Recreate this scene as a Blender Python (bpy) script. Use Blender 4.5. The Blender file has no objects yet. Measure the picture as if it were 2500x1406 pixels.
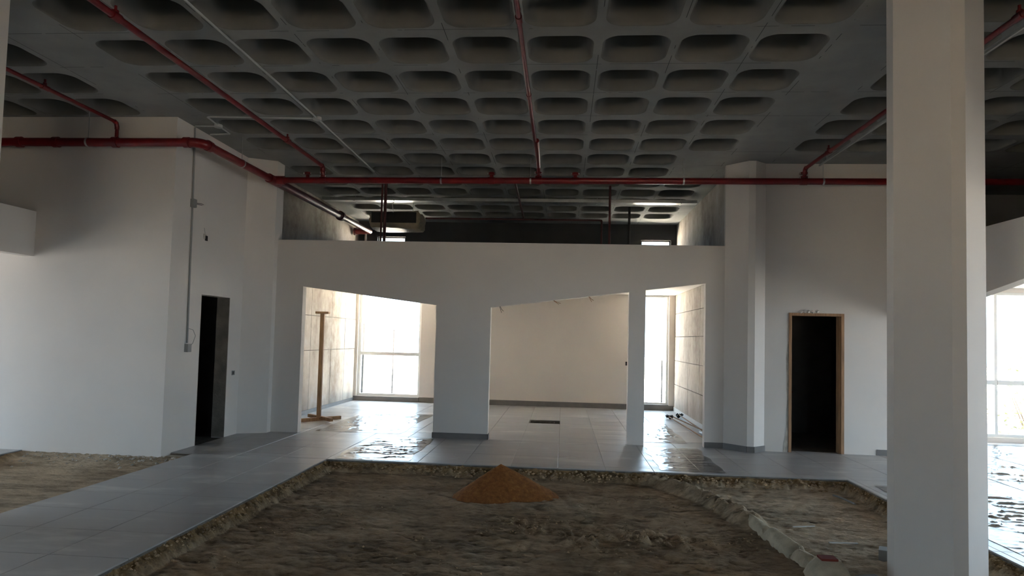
import bpy, math, random
from mathutils import Vector, Matrix, noise

random.seed(7)
scene = bpy.context.scene
col = scene.collection

# ------------------------------------------------------------------ camera
cam_d = bpy.data.cameras.new('camera')
cam = bpy.data.objects.new('camera', cam_d)
col.objects.link(cam)
cam_d.sensor_width = 36.0
cam_d.lens = 36.0 * 1640.0 / 2500.0
cam_d.shift_y = 43.0 / 2500.0
cam_d.clip_start = 0.05
cam_d.clip_end = 300
_d = Vector((125.0, 82.0, 1640.0)).normalized()
_h = Vector((1.0, 0.0253, 0.0))
_n = _h.cross(_d).normalized()
if _n.y > 0:
    _n = -_n
_x = _d.cross(_n).normalized()
if _x.x < 0:
    _x = -_x
R = Matrix((_x, _d, _n))
m = Matrix((R @ Vector((1, 0, 0)), -(R @ Vector((0, 1, 0))), -(R @ Vector((0, 0, 1))))).transposed().to_4x4()
m.translation = Vector((0, 0, 1.6))
cam.matrix_world = m
scene.camera = cam

# ------------------------------------------------------------------ world, exposure
W = bpy.data.worlds.new('overcast_sky')
scene.world = W
W.use_nodes = True
bg = W.node_tree.nodes['Background']
bg.inputs[0].default_value = (0.61, 0.79, 1.0, 1)
bg.inputs[1].default_value = 11.5
vs = scene.view_settings
vs.view_transform = 'Standard'
vs.look = 'None'
vs.exposure = 0.0
vs.gamma = 1.0
vs.use_curve_mapping = False
scene.cycles.use_denoising = True
scene.cycles.diffuse_bounces = 7
scene.cycles.max_bounces = 14
scene.cycles.sample_clamp_indirect = 0.0

sun_d = bpy.data.lights.new('sun', 'SUN')
sun_d.energy = 250.0
sun_d.angle = 0.01
sun_d.color = (1.0, 0.91, 0.80)
sun = bpy.data.objects.new('sun', sun_d)
col.objects.link(sun)
sun.rotation_euler = Vector((0.03, 0.45, -0.85)).to_track_quat('-Z', 'Y').to_euler()


def portal(name, loc, sx, sy, direction):
    l = bpy.data.lights.new(name, 'AREA')
    l.shape = 'RECTANGLE'
    l.size, l.size_y = sx, sy
    l.cycles.is_portal = True
    o = bpy.data.objects.new(name, l)
    col.objects.link(o)
    o.location = loc
    o.rotation_euler = Vector(direction).to_track_quat('-Z', 'Z').to_euler()
    return o


portal('sky_portal', (-4.2, 16.3, 1.4), 1.6, 2.6, (0, -1, 0))
portal('sky_portal', (2.1, 16.3, 1.4), 0.8, 2.6, (0, -1, 0))
portal('sky_portal', (-4.22, 16.3, 3.65), 0.75, 0.75, (0, -1, 0))
portal('sky_portal', (2.14, 16.3, 3.65), 0.75, 0.75, (0, -1, 0))
portal('sky_portal', (-11.75, 4.8, 1.23), 4.8, 2.25, (1, 0, 0))
portal('sky_portal', (10.75, 6.3, 1.25), 6.6, 2.3, (-1, 0, 0))
portal('sky_portal', (1.7, -9.15, 1.15), 3.4, 2.1, (0, 1, 0))
portal('sky_portal', (7.8, 12.6, 1.35), 2.4, 2.6, (0, -1, 0))

# ------------------------------------------------------------------ helpers
WORLD = {}


class MB:
    def __init__(s):
        s.v = []
        s.f = []

    def add(s, vs_, fs):
        o = len(s.v)
        s.v += [tuple(p) for p in vs_]
        s.f += [tuple(i + o for i in f) for f in fs]
        return s

    def box(s, x0, x1, y0, y1, z0, z1):
        return s.add([(x0, y0, z0), (x1, y0, z0), (x1, y1, z0), (x0, y1, z0), (x0, y0, z1), (x1, y0, z1), (x1, y1, z1), (x0, y1, z1)],
                     [(0, 3, 2, 1), (4, 5, 6, 7), (0, 1, 5, 4), (1, 2, 6, 5), (2, 3, 7, 6), (3, 0, 4, 7)])

    def bar(s, p, q, w, h, up=(0, 0, 1)):
        p, q, up = Vector(p), Vector(q), Vector(up)
        d = (q - p).normalized()
        a = d.cross(up)
        if a.length < 1e-4:
            a = d.cross(Vector((1, 0, 0)))
        a.normalize()
        b = a.cross(d).normalized()
        vs_ = []
        for c in (p, q):
            for sa, sb in ((-1, -1), (1, -1), (1, 1), (-1, 1)):
                vs_.append(c + a * (sa * w / 2) + b * (sb * h / 2))
        return s.add(vs_, [(0, 1, 2, 3), (7, 6, 5, 4), (0, 4, 5, 1), (1, 5, 6, 2), (2, 6, 7, 3), (3, 7, 4, 0)])

    def tube(s, pts, r, n=12, cap=True):
        pts = [Vector(p) for p in pts]
        rs = r if isinstance(r, (list, tuple)) else [r] * len(pts)
        prev = None
        o = len(s.v)
        for i, p in enumerate(pts):
            if i == 0:
                t = pts[1] - pts[0]
            elif i == len(pts) - 1:
                t = pts[-1] - pts[-2]
            else:
                t = (pts[i] - pts[i - 1]).normalized() + (pts[i + 1] - pts[i]).normalized()
            t.normalize()
            if prev is None:
                a = t.orthogonal().normalized()
            else:
                a = (prev - t * prev.dot(t)).normalized()
            prev = a
            b = t.cross(a)
            for k in range(n):
                an = 2 * math.pi * k / n
                s.v.append(tuple(p + (a * math.cos(an) + b * math.sin(an)) * rs[i]))
        for i in range(len(pts) - 1):
            for k in range(n):
                k2 = (k + 1) % n
                s.f.append((o + i * n + k, o + i * n + k2, o + (i + 1) * n + k2, o + (i + 1) * n + k))
        if cap:
            s.f.append(tuple(o + k for k in reversed(range(n))))
            s.f.append(tuple(o + (len(pts) - 1) * n + k for k in range(n)))
        return s

    def prism(s, poly, z0, z1):
        n = len(poly)
        vs_ = [(x, y, z0) for x, y in poly] + [(x, y, z1) for x, y in poly]
        fs = [tuple(reversed(range(n))), tuple(range(n, 2 * n))]
        fs += [(i, (i + 1) % n, n + (i + 1) % n, n + i) for i in range(n)]
        return s.add(vs_, fs)

    def wall_y(s, poly, y0, y1):
        """outline in (x, z), counter clockwise seen from -y, extruded from y0 to y1"""
        n = len(poly)
        vs_ = [(x, y0, z) for x, z in poly] + [(x, y1, z) for x, z in poly]
        fs = [tuple(range(n)), tuple(reversed(range(n, 2 * n)))]
        fs += [(i, n + i, n + (i + 1) % n, (i + 1) % n) for i in range(n)]
        return s.add(vs_, fs)

    def wall_x(s, poly, x0, x1):
        """outline in (y, z) extruded from x0 to x1"""
        n = len(poly)
        vs_ = [(x0, y, z) for y, z in poly] + [(x1, y, z) for y, z in poly]
        fs = [tuple(range(n)), tuple(reversed(range(n, 2 * n)))]
        fs += [(i, n + i, n + (i + 1) % n, (i + 1) % n) for i in range(n)]
        return s.add(vs_, fs)

    def build(s, name, mat, parent=None, smooth=False, auto=None):
        off = WORLD.get(parent.name, Vector((0, 0, 0))) if parent else Vector((0, 0, 0))
        me = bpy.data.meshes.new(name)
        me.from_pydata([tuple(Vector(p) - off) for p in s.v], [], s.f)
        me.validate()
        import bmesh
        bm = bmesh.new()
        bm.from_mesh(me)
        bmesh.ops.recalc_face_normals(bm, faces=bm.faces)
        bm.to_mesh(me)
        bm.free()
        if smooth:
            for p in me.polygons:
                p.use_smooth = True
            if auto:
                me.set_sharp_from_angle(angle=math.radians(auto))
        me.materials.append(mat)
        o = bpy.data.objects.new(name, me)
        col.objects.link(o)
        if parent:
            o.parent = parent
        WORLD[o.name] = off.copy()
        return o


def tag(o, label=None, cat=None, group=None, kind=None):
    if label:
        o['label'] = label
    if cat:
        o['category'] = cat
    if group:
        o['group'] = group
    if kind:
        o['kind'] = kind
    return o


def thing(name, label, cat, loc, group=None, kind=None):
    o = bpy.data.objects.new(name, None)
    o.empty_display_size = 0.1
    col.objects.link(o)
    o.location = loc
    WORLD[o.name] = Vector(loc)
    return tag(o, label, cat, group, kind)


# ------------------------------------------------------------------ materials
def nodes_of(name):
    mt = bpy.data.materials.new(name)
    mt.use_nodes = True
    nt = mt.node_tree
    b = nt.nodes['Principled BSDF']
    return mt, nt, b


def ramp(nt, fac, stops):
    r = nt.nodes.new('ShaderNodeValToRGB')
    el = r.color_ramp.elements
    el[0].position, el[0].color = stops[0][0], (*stops[0][1], 1)
    el[1].position, el[1].color = stops[-1][0], (*stops[-1][1], 1)
    for p, c in stops[1:-1]:
        e = el.new(p)
        e.color = (*c, 1)
    nt.links.new(fac, r.inputs[0])
    return r.outputs[0]


def noise_tex(nt, scale, detail=4, rough=0.55, stretch=None, coord='Position'):
    n = nt.nodes.new('ShaderNodeTexNoise')
    n.inputs['Scale'].default_value = scale
    n.inputs['Detail'].default_value = detail
    n.inputs['Roughness'].default_value = rough
    g = nt.nodes.new('ShaderNodeNewGeometry')
    src = g.outputs['Position']
    if stretch:
        mp = nt.nodes.new('ShaderNodeMapping')
        mp.inputs['Scale'].default_value = stretch
        nt.links.new(src, mp.inputs[0])
        src = mp.outputs[0]
    nt.links.new(src, n.inputs['Vector'])
    return n.outputs[0]


def bump(nt, b, h, strength, dist):
    bp = nt.nodes.new('ShaderNodeBump')
    bp.inputs['Strength'].default_value = strength
    bp.inputs['Distance'].default_value = dist
    nt.links.new(h, bp.inputs['Height'])
    nt.links.new(bp.outputs[0], b.inputs['Normal'])


def simple(name, c, rough=0.6, metal=0.0, var=0.0, scale=6.0, bmp=0.0, bscale=60.0, bdist=0.005, spec=None, stretch=None):
    mt, nt, b = nodes_of(name)
    b.inputs['Roughness'].default_value = rough
    b.inputs['Metallic'].default_value = metal
    if spec is not None:
        b.inputs['Specular IOR Level'].default_value = spec
    if var > 0:
        n = noise_tex(nt, scale, stretch=stretch)
        lo = tuple(max(0, x * (1 - var)) for x in c)
        hi = tuple(min(1, x * (1 + var)) for x in c)
        nt.links.new(ramp(nt, n, [(0.3, lo), (0.7, hi)]), b.inputs['Base Color'])
    else:
        b.inputs['Base Color'].default_value = (*c, 1)
    if bmp > 0:
        bump(nt, b, noise_tex(nt, bscale, 5, 0.6, stretch), bmp, bdist)
    return mt


M = {}
M['paint'] = simple('white_wall_paint', (0.70, 0.65, 0.605), 0.75, var=0.02, scale=1.5, bmp=0.25, bscale=140, bdist=0.002)
M['reveal'] = simple('dirty_reveal_plaster', (0.24, 0.205, 0.165), 0.9, var=0.25, scale=5, bmp=0.5, bscale=25, bdist=0.02)
M['rawplaster'] = simple('rough_plaster', (0.52, 0.48, 0.42), 0.9, var=0.25, scale=9, bmp=0.6, bscale=30, bdist=0.02)
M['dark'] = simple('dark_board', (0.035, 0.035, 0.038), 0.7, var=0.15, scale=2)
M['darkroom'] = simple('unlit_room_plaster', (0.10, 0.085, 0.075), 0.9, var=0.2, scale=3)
M['skirt'] = simple('grey_skirting_tile', (0.17, 0.155, 0.145), 0.45, var=0.12, scale=5)
M['screed'] = simple('cement_screed', (0.16, 0.14, 0.12), 0.9, var=0.3, scale=12, bmp=0.8, bscale=40, bdist=0.02)
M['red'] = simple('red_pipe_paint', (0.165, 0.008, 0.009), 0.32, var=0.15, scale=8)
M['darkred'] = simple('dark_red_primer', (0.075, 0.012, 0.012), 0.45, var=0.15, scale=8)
M['galv'] = simple('galvanised_steel', (0.55, 0.56, 0.56), 0.35, metal=0.9, var=0.15, scale=5)
M['bolt'] = simple('bright_steel', (0.7, 0.7, 0.68), 0.3, metal=1.0)
M['conduit'] = simple('pale_grey_plastic_conduit', (0.52, 0.53, 0.52), 0.5)
M['greybox'] = simple('grey_plastic', (0.28, 0.28, 0.27), 0.5)
M['black'] = simple('black_rubber', (0.015, 0.013, 0.013), 0.5)
M['wood'] = simple('raw_pine', (0.30, 0.17, 0.085), 0.7, var=0.35, scale=3, stretch=(12, 12, 1.2))
M['frame_wood'] = simple('door_lining_timber', (0.36, 0.20, 0.10), 0.65, var=0.3, scale=3, stretch=(14, 14, 1.0))
M['alu'] = simple('white_window_aluminium', (0.72, 0.72, 0.70), 0.4)
M['foil'] = simple('packing_film', (0.42, 0.34, 0.24), 0.4, var=0.2, scale=6, bmp=0.8, bscale=9, bdist=0.04)
M['mortar'] = simple('grey_mortar', (0.52, 0.45, 0.33), 0.92, var=0.2, scale=9, bmp=0.8, bscale=30, bdist=0.02)
M['stone'] = simple('rubble_stone', (0.42, 0.30, 0.18), 0.9, var=0.5, scale=7, bmp=0.5, bscale=60, bdist=0.01)
M['brickred'] = simple('red_clay', (0.22, 0.035, 0.02), 0.8)
M['paper'] = simple('pale_scrap', (0.6, 0.6, 0.58), 0.7)
M['leaf'] = simple('dry_leaves', (0.30, 0.30, 0.10), 0.7, var=0.4, scale=9)
M['outground'] = simple('pale_outdoor_paving', (0.72, 0.67, 0.60), 0.9, var=0.1, scale=1)
M['film_white'] = simple('white_cable', (0.7, 0.7, 0.66), 0.5)

# raw concrete with warm stains
mt, nt, b = nodes_of('raw_concrete')
n1 = noise_tex(nt, 1.3, 6, 0.6, (1, 1, 0.35))
n2 = noise_tex(nt, 6, 5, 0.65)
mx = nt.nodes.new('ShaderNodeMath'); mx.operation = 'ADD'
sc_ = nt.nodes.new('ShaderNodeMath'); sc_.operation = 'MULTIPLY'; sc_.inputs[1].default_value = 0.45
nt.links.new(n2, sc_.inputs[0]); nt.links.new(n1, mx.inputs[0]); nt.links.new(sc_.outputs[0], mx.inputs[1])
nt.links.new(ramp(nt, mx.outputs[0], [(0.50, (0.25, 0.20, 0.155)), (0.68, (0.41, 0.355, 0.295)), (0.85, (0.53, 0.48, 0.42)), (0.97, (0.60, 0.58, 0.55))]), b.inputs['Base Color'])
b.inputs['Roughness'].default_value = 0.85
bump(nt, b, n2, 0.35, 0.01)
M['concrete'] = mt

# ceiling concrete with formwork seams
mt, nt, b = nodes_of('waffle_slab_concrete')
g = nt.nodes.new('ShaderNodeNewGeometry')
sx = nt.nodes.new('ShaderNodeSeparateXYZ')
nt.links.new(g.outputs['Position'], sx.inputs[0])


def seam(out, off, pitch, width):
    a = nt.nodes.new('ShaderNodeMath'); a.operation = 'ADD'; a.inputs[1].default_value = off
    nt.links.new(out, a.inputs[0])
    p = nt.nodes.new('ShaderNodeMath'); p.operation = 'PINGPONG'; p.inputs[1].default_value = pitch / 2
    nt.links.new(a.outputs[0], p.inputs[0])
    l = nt.nodes.new('ShaderNodeMath'); l.operation = 'LESS_THAN'; l.inputs[1].default_value = width
    nt.links.new(p.outputs[0], l.inputs[0])
    return l.outputs[0]


s1 = seam(sx.outputs[0], -2.398 + 0.706 * 20, 0.706, 0.0035)
s2 = seam(sx.outputs[1], -5.86 + 0.783 * 20, 0.783, 0.004)
mxx = nt.nodes.new('ShaderNodeMath'); mxx.operation = 'MAXIMUM'
nt.links.new(s1, mxx.inputs[0]); nt.links.new(s2, mxx.inputs[1])
nz = noise_tex(nt, 1.6, 3)
gt = nt.nodes.new('ShaderNodeMath'); gt.operation = 'GREATER_THAN'; gt.inputs[1].default_value = 0.52
nt.links.new(nz, gt.inputs[0])
ml = nt.nodes.new('ShaderNodeMath'); ml.operation = 'MULTIPLY'
nt.links.new(mxx.outputs[0], ml.inputs[0]); nt.links.new(gt.outputs[0], ml.inputs[1])
basec = ramp(nt, noise_tex(nt, 2.2, 5), [(0.3, (0.24, 0.243, 0.235)), (0.7, (0.31, 0.31, 0.295))])
mixc = nt.nodes.new('ShaderNodeMix'); mixc.data_type = 'RGBA'
nt.links.new(ml.outputs[0], mixc.inputs['Factor'])
nt.links.new(basec, mixc.inputs['A'])
mixc.inputs['B'].default_value = (0.07, 0.07, 0.07, 1)
nt.links.new(mixc.outputs['Result'], b.inputs['Base Color'])
b.inputs['Roughness'].default_value = 0.9
M['slab'] = mt
M['coffer'] = simple('coffer_concrete_shaded', (0.175, 0.17, 0.155), 0.85, var=0.15, scale=2)  # darker than the slab: shade inside the coffers is put into the colour

# glazed floor tile, dusty
mt, nt, b = nodes_of('grey_floor_tile')
oi = nt.nodes.new('ShaderNodeObjectInfo')
dust = noise_tex(nt, 1.6, 4, 0.58, (0.6, 1.7, 1))
nt.links.new(ramp(nt, dust, [(0.38, (0.375, 0.37, 0.375)), (0.56, (0.42, 0.415, 0.415)), (0.70, (0.60, 0.59, 0.57))]), b.inputs['Base Color'])
rr = nt.nodes.new('ShaderNodeMapRange')
rr.inputs['From Min'].default_value = 0.3; rr.inputs['From Max'].default_value = 0.75
rr.inputs['To Min'].default_value = 0.29; rr.inputs['To Max'].default_value = 0.42
nt.links.new(dust, rr.inputs['Value'])
nt.links.new(rr.outputs[0], b.inputs['Roughness'])
bump(nt, b, noise_tex(nt, 2.5, 3, 0.5, (0.5, 2.2, 1)), 0.12, 0.02)
M['tile'] = mt

# plastic protection film
mt = bpy.data.materials.new('clear_protection_film')
mt.use_nodes = True
nt = mt.node_tree
nt.nodes.clear()
o_ = nt.nodes.new('ShaderNodeOutputMaterial')
t_ = nt.nodes.new('ShaderNodeBsdfTransparent'); t_.inputs[0].default_value = (0.93, 0.93, 0.93, 1)
g_ = nt.nodes.new('ShaderNodeBsdfGlossy'); g_.inputs['Roughness'].default_value = 0.17
f_ = nt.nodes.new('ShaderNodeFresnel'); f_.inputs[0].default_value = 1.42
x_ = nt.nodes.new('ShaderNodeMixShader')
nt.links.new(f_.outputs[0], x_.inputs[0])
nt.links.new(t_.outputs[0], x_.inputs[1]); nt.links.new(g_.outputs[0], x_.inputs[2]); nt.links.new(x_.outputs[0], o_.inputs[0])
M['film'] = mt

# earth, with exposed sand bedding along the cut edges (colour attribute)
mt, nt, b = nodes_of('trampled_earth')
e1 = noise_tex(nt, 1.1, 6, 0.62, (0.8, 1.2, 1))
e2 = noise_tex(nt, 14, 6, 0.7, (0.6, 1.4, 1))
ec = ramp(nt, e1, [(0.30, (0.31, 0.215, 0.125)), (0.48, (0.46, 0.335, 0.21)), (0.62, (0.55, 0.42, 0.28)), (0.76, (0.60, 0.50, 0.37))])
at = nt.nodes.new('ShaderNodeAttribute'); at.attribute_name = 'bedding'
sandc = ramp(nt, e2, [(0.3, (0.17, 0.10, 0.04)), (0.52, (0.33, 0.21, 0.09)), (0.72, (0.45, 0.33, 0.19))])
at2 = nt.nodes.new('ShaderNodeAttribute'); at2.attribute_name = 'pale'
palec = ramp(nt, e1, [(0.3, (0.50, 0.40, 0.285)), (0.7, (0.70, 0.585, 0.44))])
mp_ = nt.nodes.new('ShaderNodeMix'); mp_.data_type = 'RGBA'
nt.links.new(at2.outputs['Fac'], mp_.inputs['Factor']); nt.links.new(ec, mp_.inputs['A']); nt.links.new(palec, mp_.inputs['B'])
me_ = nt.nodes.new('ShaderNodeMix'); me_.data_type = 'RGBA'
nt.links.new(at.outputs['Fac'], me_.inputs['Factor']); nt.links.new(mp_.outputs['Result'], me_.inputs['A']); nt.links.new(sandc, me_.inputs['B'])
me2 = nt.nodes.new('ShaderNodeMix'); me2.data_type = 'RGBA'; me2.blend_type = 'MULTIPLY'
me2.inputs['Factor'].default_value = 0.7
nt.links.new(me_.outputs['Result'], me2.inputs['A'])
nt.links.new(ramp(nt, e2, [(0.32, (0.45, 0.43, 0.4)), (0.55, (1, 1, 1))]), me2.inputs['B'])
e3 = noise_tex(nt, 3.2, 5, 0.68, (0.55, 1.9, 1))
me3 = nt.nodes.new('ShaderNodeMix'); me3.data_type = 'RGBA'; me3.blend_type = 'MULTIPLY'
me3.inputs['Factor'].default_value = 1.0
nt.links.new(me2.outputs['Result'], me3.inputs['A'])
nt.links.new(ramp(nt, e3, [(0.36, (0.58, 0.56, 0.52)), (0.47, (0.90, 0.89, 0.87)), (0.62, (1.15, 1.14, 1.12))]), me3.inputs['B'])
nt.links.new(me3.outputs['Result'], b.inputs['Base Color'])
b.inputs['Roughness'].default_value = 0.95
bump(nt, b, e2, 1.0, 0.045)
M['earth'] = mt

mt, nt, b = nodes_of('orange_building_sand')
s_ = noise_tex(nt, 22, 5, 0.7)
nt.links.new(ramp(nt, s_, [(0.3, (0.17, 0.056, 0.010)), (0.55, (0.30, 0.110, 0.022)), (0.75, (0.42, 0.185, 0.05))]), b.inputs['Base Color'])
b.inputs['Roughness'].default_value = 0.95
bump(nt, b, s_, 0.5, 0.02)
M['sand'] = mt

mt = bpy.data.materials.new('window_glass')
mt.use_nodes = True
nt = mt.node_tree
nt.nodes.clear()
o_ = nt.nodes.new('ShaderNodeOutputMaterial')
t_ = nt.nodes.new('ShaderNodeBsdfTransparent'); t_.inputs[0].default_value = (0.95, 0.97, 0.96, 1)
g_ = nt.nodes.new('ShaderNodeBsdfGlossy'); g_.inputs['Roughness'].default_value = 0.03
x_ = nt.nodes.new('ShaderNodeMixShader'); x_.inputs[0].default_value = 0.05
nt.links.new(t_.outputs[0], x_.inputs[1]); nt.links.new(g_.outputs[0], x_.inputs[2]); nt.links.new(x_.outputs[0], o_.inputs[0])
M['glass'] = mt

# ------------------------------------------------------------------ dimensions (metres)
ZC = 4.36            # soffit of the waffle slab
XL, XR = -11.6, 10.6   # outer walls
YB, YF = -9.0, 16.0    # wall behind the camera, back wall of the middle unit
PX0, PX1, PY0, PY1 = -2.98, 3.44, -1.0, 8.46     # earth bed in the middle of the hall
LX0, LX1, LY1 = -6.93, -4.75, 8.25              # earth bed on the left
TP, TX0, TY0 = 0.59, -0.03, 12.80               # tile pitch and origin


def struct(mb, name, mat, label, cat, **k):
    o = mb.build(name, M[mat], **k)
    return tag(o, label, cat, kind='structure')


# ------------------------------------------------------------------ ceiling: waffle slab
CW, CD, CR = 0.625, 0.60, 0.16
PXC, PYC = 0.706, 0.783


def rrect(hx, hy, r, n=7):
    pts = []
    for cx, cy, a0 in ((hx - r, hy - r, 0), (-hx + r, hy - r, 90), (-hx + r, -hy + r, 180), (hx - r, -hy + r, 270)):
        for k in range(n):
            a = math.radians(a0 + 90 * k / (n - 1))
            pts.append((cx + r * math.cos(a), cy + r * math.sin(a)))
    return pts


cells = []
for j in range(-1, 13):
    y = 5.53 + PYC * j
    for k in range(10):
        if j in (6, 7) and k in (0,):
            continue
        if j in (6,) and k == 9:
            continue
        cells.append((2.345 - CW / 2 - PXC * k, y))
    if j <= 5:
        for k in range(6):
            cells.append((3.19 + CW / 2 + PXC * k, y))
    if j <= 3:
        for k in range(5):
            cells.append((-5.45 - CW / 2 - PXC * k, y))

sof = MB()
hole = rrect(CW / 2, CD / 2, CR)
nh = len(hole)
outer = []
for i, (x, y) in enumerate(hole):
    q = i % 7
    u, v = x / (CW / 2), y / (CD / 2)
    mm = max(abs(u), abs(v))
    if q == 3:
        ox, oy = math.copysign(PXC / 2, x), math.copysign(PYC / 2, y)
    else:
        ox, oy = u / mm * PXC / 2, v / mm * PYC / 2
    outer.append((ox, oy))
for cx, cy in cells:
    o = len(sof.v)
    for (x, y), (ox, oy) in zip(hole, outer):
        sof.v.append((cx + x, cy + y, ZC))
        sof.v.append((cx + ox, cy + oy, ZC))
    for i in range(nh):
        i2 = (i + 1) % nh
        sof.f.append((o + 2 * i, o + 2 * i2, o + 2 * i2 + 1, o + 2 * i + 1))
xs = sorted({round(v, 4) for cx, cy in cells for v in (cx - PXC / 2, cx + PXC / 2)} | {XL - 0.2, XR + 0.2})
ys = sorted({round(v, 4) for cx, cy in cells for v in (cy - PYC / 2, cy + PYC / 2)} | {YB - 0.2, YF + 0.3})
cellset = {(round(cx, 2), round(cy, 2)) for cx, cy in cells}
for a, b_ in zip(xs[:-1], xs[1:]):
    if b_ - a < 1e-3:
        continue
    for c, d in zip(ys[:-1], ys[1:]):
        if d - c < 1e-3:
            continue
        mx_, my_ = (a + b_) / 2, (c + d) / 2
        if any(abs(mx_ - cx) < PXC / 2 - 1e-3 and abs(my_ - cy) < PYC / 2 - 1e-3 for cx, cy in cells):
            continue
        sof.add([(a, c, ZC), (b_, c, ZC), (b_, d, ZC), (a, d, ZC)], [(0, 3, 2, 1)])
sof.box(XL - 0.2, XR + 0.2, YB - 0.2, YF + 0.3, ZC + 0.46, ZC + 0.6)
me = bpy.data.meshes.new('ceiling')
me.from_pydata(sof.v, [], sof.f)
me.materials.append(M['slab'])
ceiling = bpy.data.objects.new('ceiling', me)
col.objects.link(ceiling)
WORLD['ceiling'] = Vector((0, 0, 0))
tag(ceiling, 'grey concrete waffle slab ceiling with rounded coffers', 'ceiling', kind='structure')
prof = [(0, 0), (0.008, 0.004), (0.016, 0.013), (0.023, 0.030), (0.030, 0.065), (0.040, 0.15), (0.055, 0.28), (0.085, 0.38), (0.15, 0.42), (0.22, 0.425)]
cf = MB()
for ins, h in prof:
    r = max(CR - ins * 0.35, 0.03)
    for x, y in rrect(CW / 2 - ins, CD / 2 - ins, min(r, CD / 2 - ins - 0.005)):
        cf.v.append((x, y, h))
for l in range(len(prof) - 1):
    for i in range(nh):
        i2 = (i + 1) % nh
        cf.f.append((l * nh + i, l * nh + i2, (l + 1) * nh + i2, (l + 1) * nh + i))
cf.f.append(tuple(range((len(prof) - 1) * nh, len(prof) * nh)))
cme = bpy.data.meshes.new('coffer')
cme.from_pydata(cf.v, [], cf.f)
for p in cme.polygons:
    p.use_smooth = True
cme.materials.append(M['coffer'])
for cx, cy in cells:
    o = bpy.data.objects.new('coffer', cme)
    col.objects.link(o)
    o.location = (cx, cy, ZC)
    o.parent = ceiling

# ------------------------------------------------------------------ walls
# left return of the hall: facing wall, side wall with a door opening, splayed pier
struct(MB().box(XL, -5.06, 8.25, 8.45, -0.16, ZC), 'wall_left_facing', 'paint', 'tall white wall at the left facing the camera, under the red main pipe', 'wall')
DY0, DY1, DH = 9.03, 9.84, 2.10
wl = MB().wall_x([(8.45, -0.12), (DY0, -0.12), (DY0, DH), (DY1, DH), (DY1, -0.12), (10.22, -0.12), (10.22, ZC), (8.45, ZC)], -5.26, -5.06)
wl.box(-5.26, -5.06, 8.45, 8.4501, -0.12, ZC)
struct(wl, 'wall_left_side', 'paint', 'white side wall with an unlined dark door opening and a wall conduit', 'wall')
struct(MB().prism([(-5.06, 10.22), (-4.66, 10.42), (-4.66, 10.69), (-5.26, 10.69), (-5.26, 10.22)], -0.1, ZC), 'wall_left_pier', 'paint', 'splayed white pier between the side wall and the shopfront', 'pier')
# room behind the left door opening
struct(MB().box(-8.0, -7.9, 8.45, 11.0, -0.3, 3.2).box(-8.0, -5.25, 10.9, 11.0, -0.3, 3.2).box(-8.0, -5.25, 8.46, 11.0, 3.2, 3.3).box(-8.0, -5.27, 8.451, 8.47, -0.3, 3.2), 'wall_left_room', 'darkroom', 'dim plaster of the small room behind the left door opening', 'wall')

# middle shopfront wall with three openings under sloping heads
comb = [(-4.66, 0), (-4.21, 0), (-4.21, 2.347), (-2.02, 2.089), (-2.02, 0), (-1.15, 0), (-1.15, 2.075), (1.01, 2.359), (1.01, 0),
        (1.265, 0), (1.265, 2.396), (2.18, 2.515), (2.18, 0), (2.60, 0), (2.60, 3.103), (-4.66, 3.103)]
struct(MB().wall_y(comb, 10.55, 10.69), 'wall_shopfront', 'paint', 'low white shopfront wall with three openings under sloping heads', 'wall')
# column bedded in the wall on the right, then the wall with the timber lined door
struct(MB().prism([(2.465, 10.545), (2.74, 10.26), (2.84, 10.25), (3.115, 10.49), (3.115, 10.62), (2.465, 10.62)], 0, ZC), 'wall_right_column', 'paint', 'white chamfered column half buried in the wall left of the timber door', 'column')
RX0, RX1, RH = 3.387, 4.19, 2.085
struct(MB().wall_y([(3.0, 0), (RX0, 0), (RX0, RH), (RX1, RH), (RX1, 0), (5.10, 0), (5.10, ZC), (3.0, ZC)], 10.42, 10.62), 'wall_right_facing', 'paint', 'tall white wall at the right with a timber lined doorway', 'wall')
struct(MB().box(5.0, 5.1, 10.62, 13.0, -0.3, ZC), 'wall_right_return', 'paint', 'white return wall running back to the right window', 'wall')
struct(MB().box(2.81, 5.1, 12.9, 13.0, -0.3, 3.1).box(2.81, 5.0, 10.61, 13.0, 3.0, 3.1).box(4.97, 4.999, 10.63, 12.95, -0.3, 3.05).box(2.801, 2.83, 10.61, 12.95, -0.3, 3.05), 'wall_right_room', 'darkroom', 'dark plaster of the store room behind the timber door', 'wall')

# lintels over the openings to the side units
struct(MB().box(-7.08, -6.93, YB, 8.25, 2.51, 3.10).box(-7.08, -6.93, YB, -3.5, 0, 2.51), 'wall_left_lintel', 'paint', 'white lintel crossing over the left unit opening', 'lintel')
struct(MB().wall_x([(YB, 0), (-3.5, 0), (-3.5, 2.62), (6.5, 2.62), (10.42, 2.0), (10.42, 3.10), (YB, 3.10)], 5.10, 5.25), 'wall_right_lintel', 'paint', 'white lintel with sloping underside over the right unit opening', 'lintel')

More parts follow.
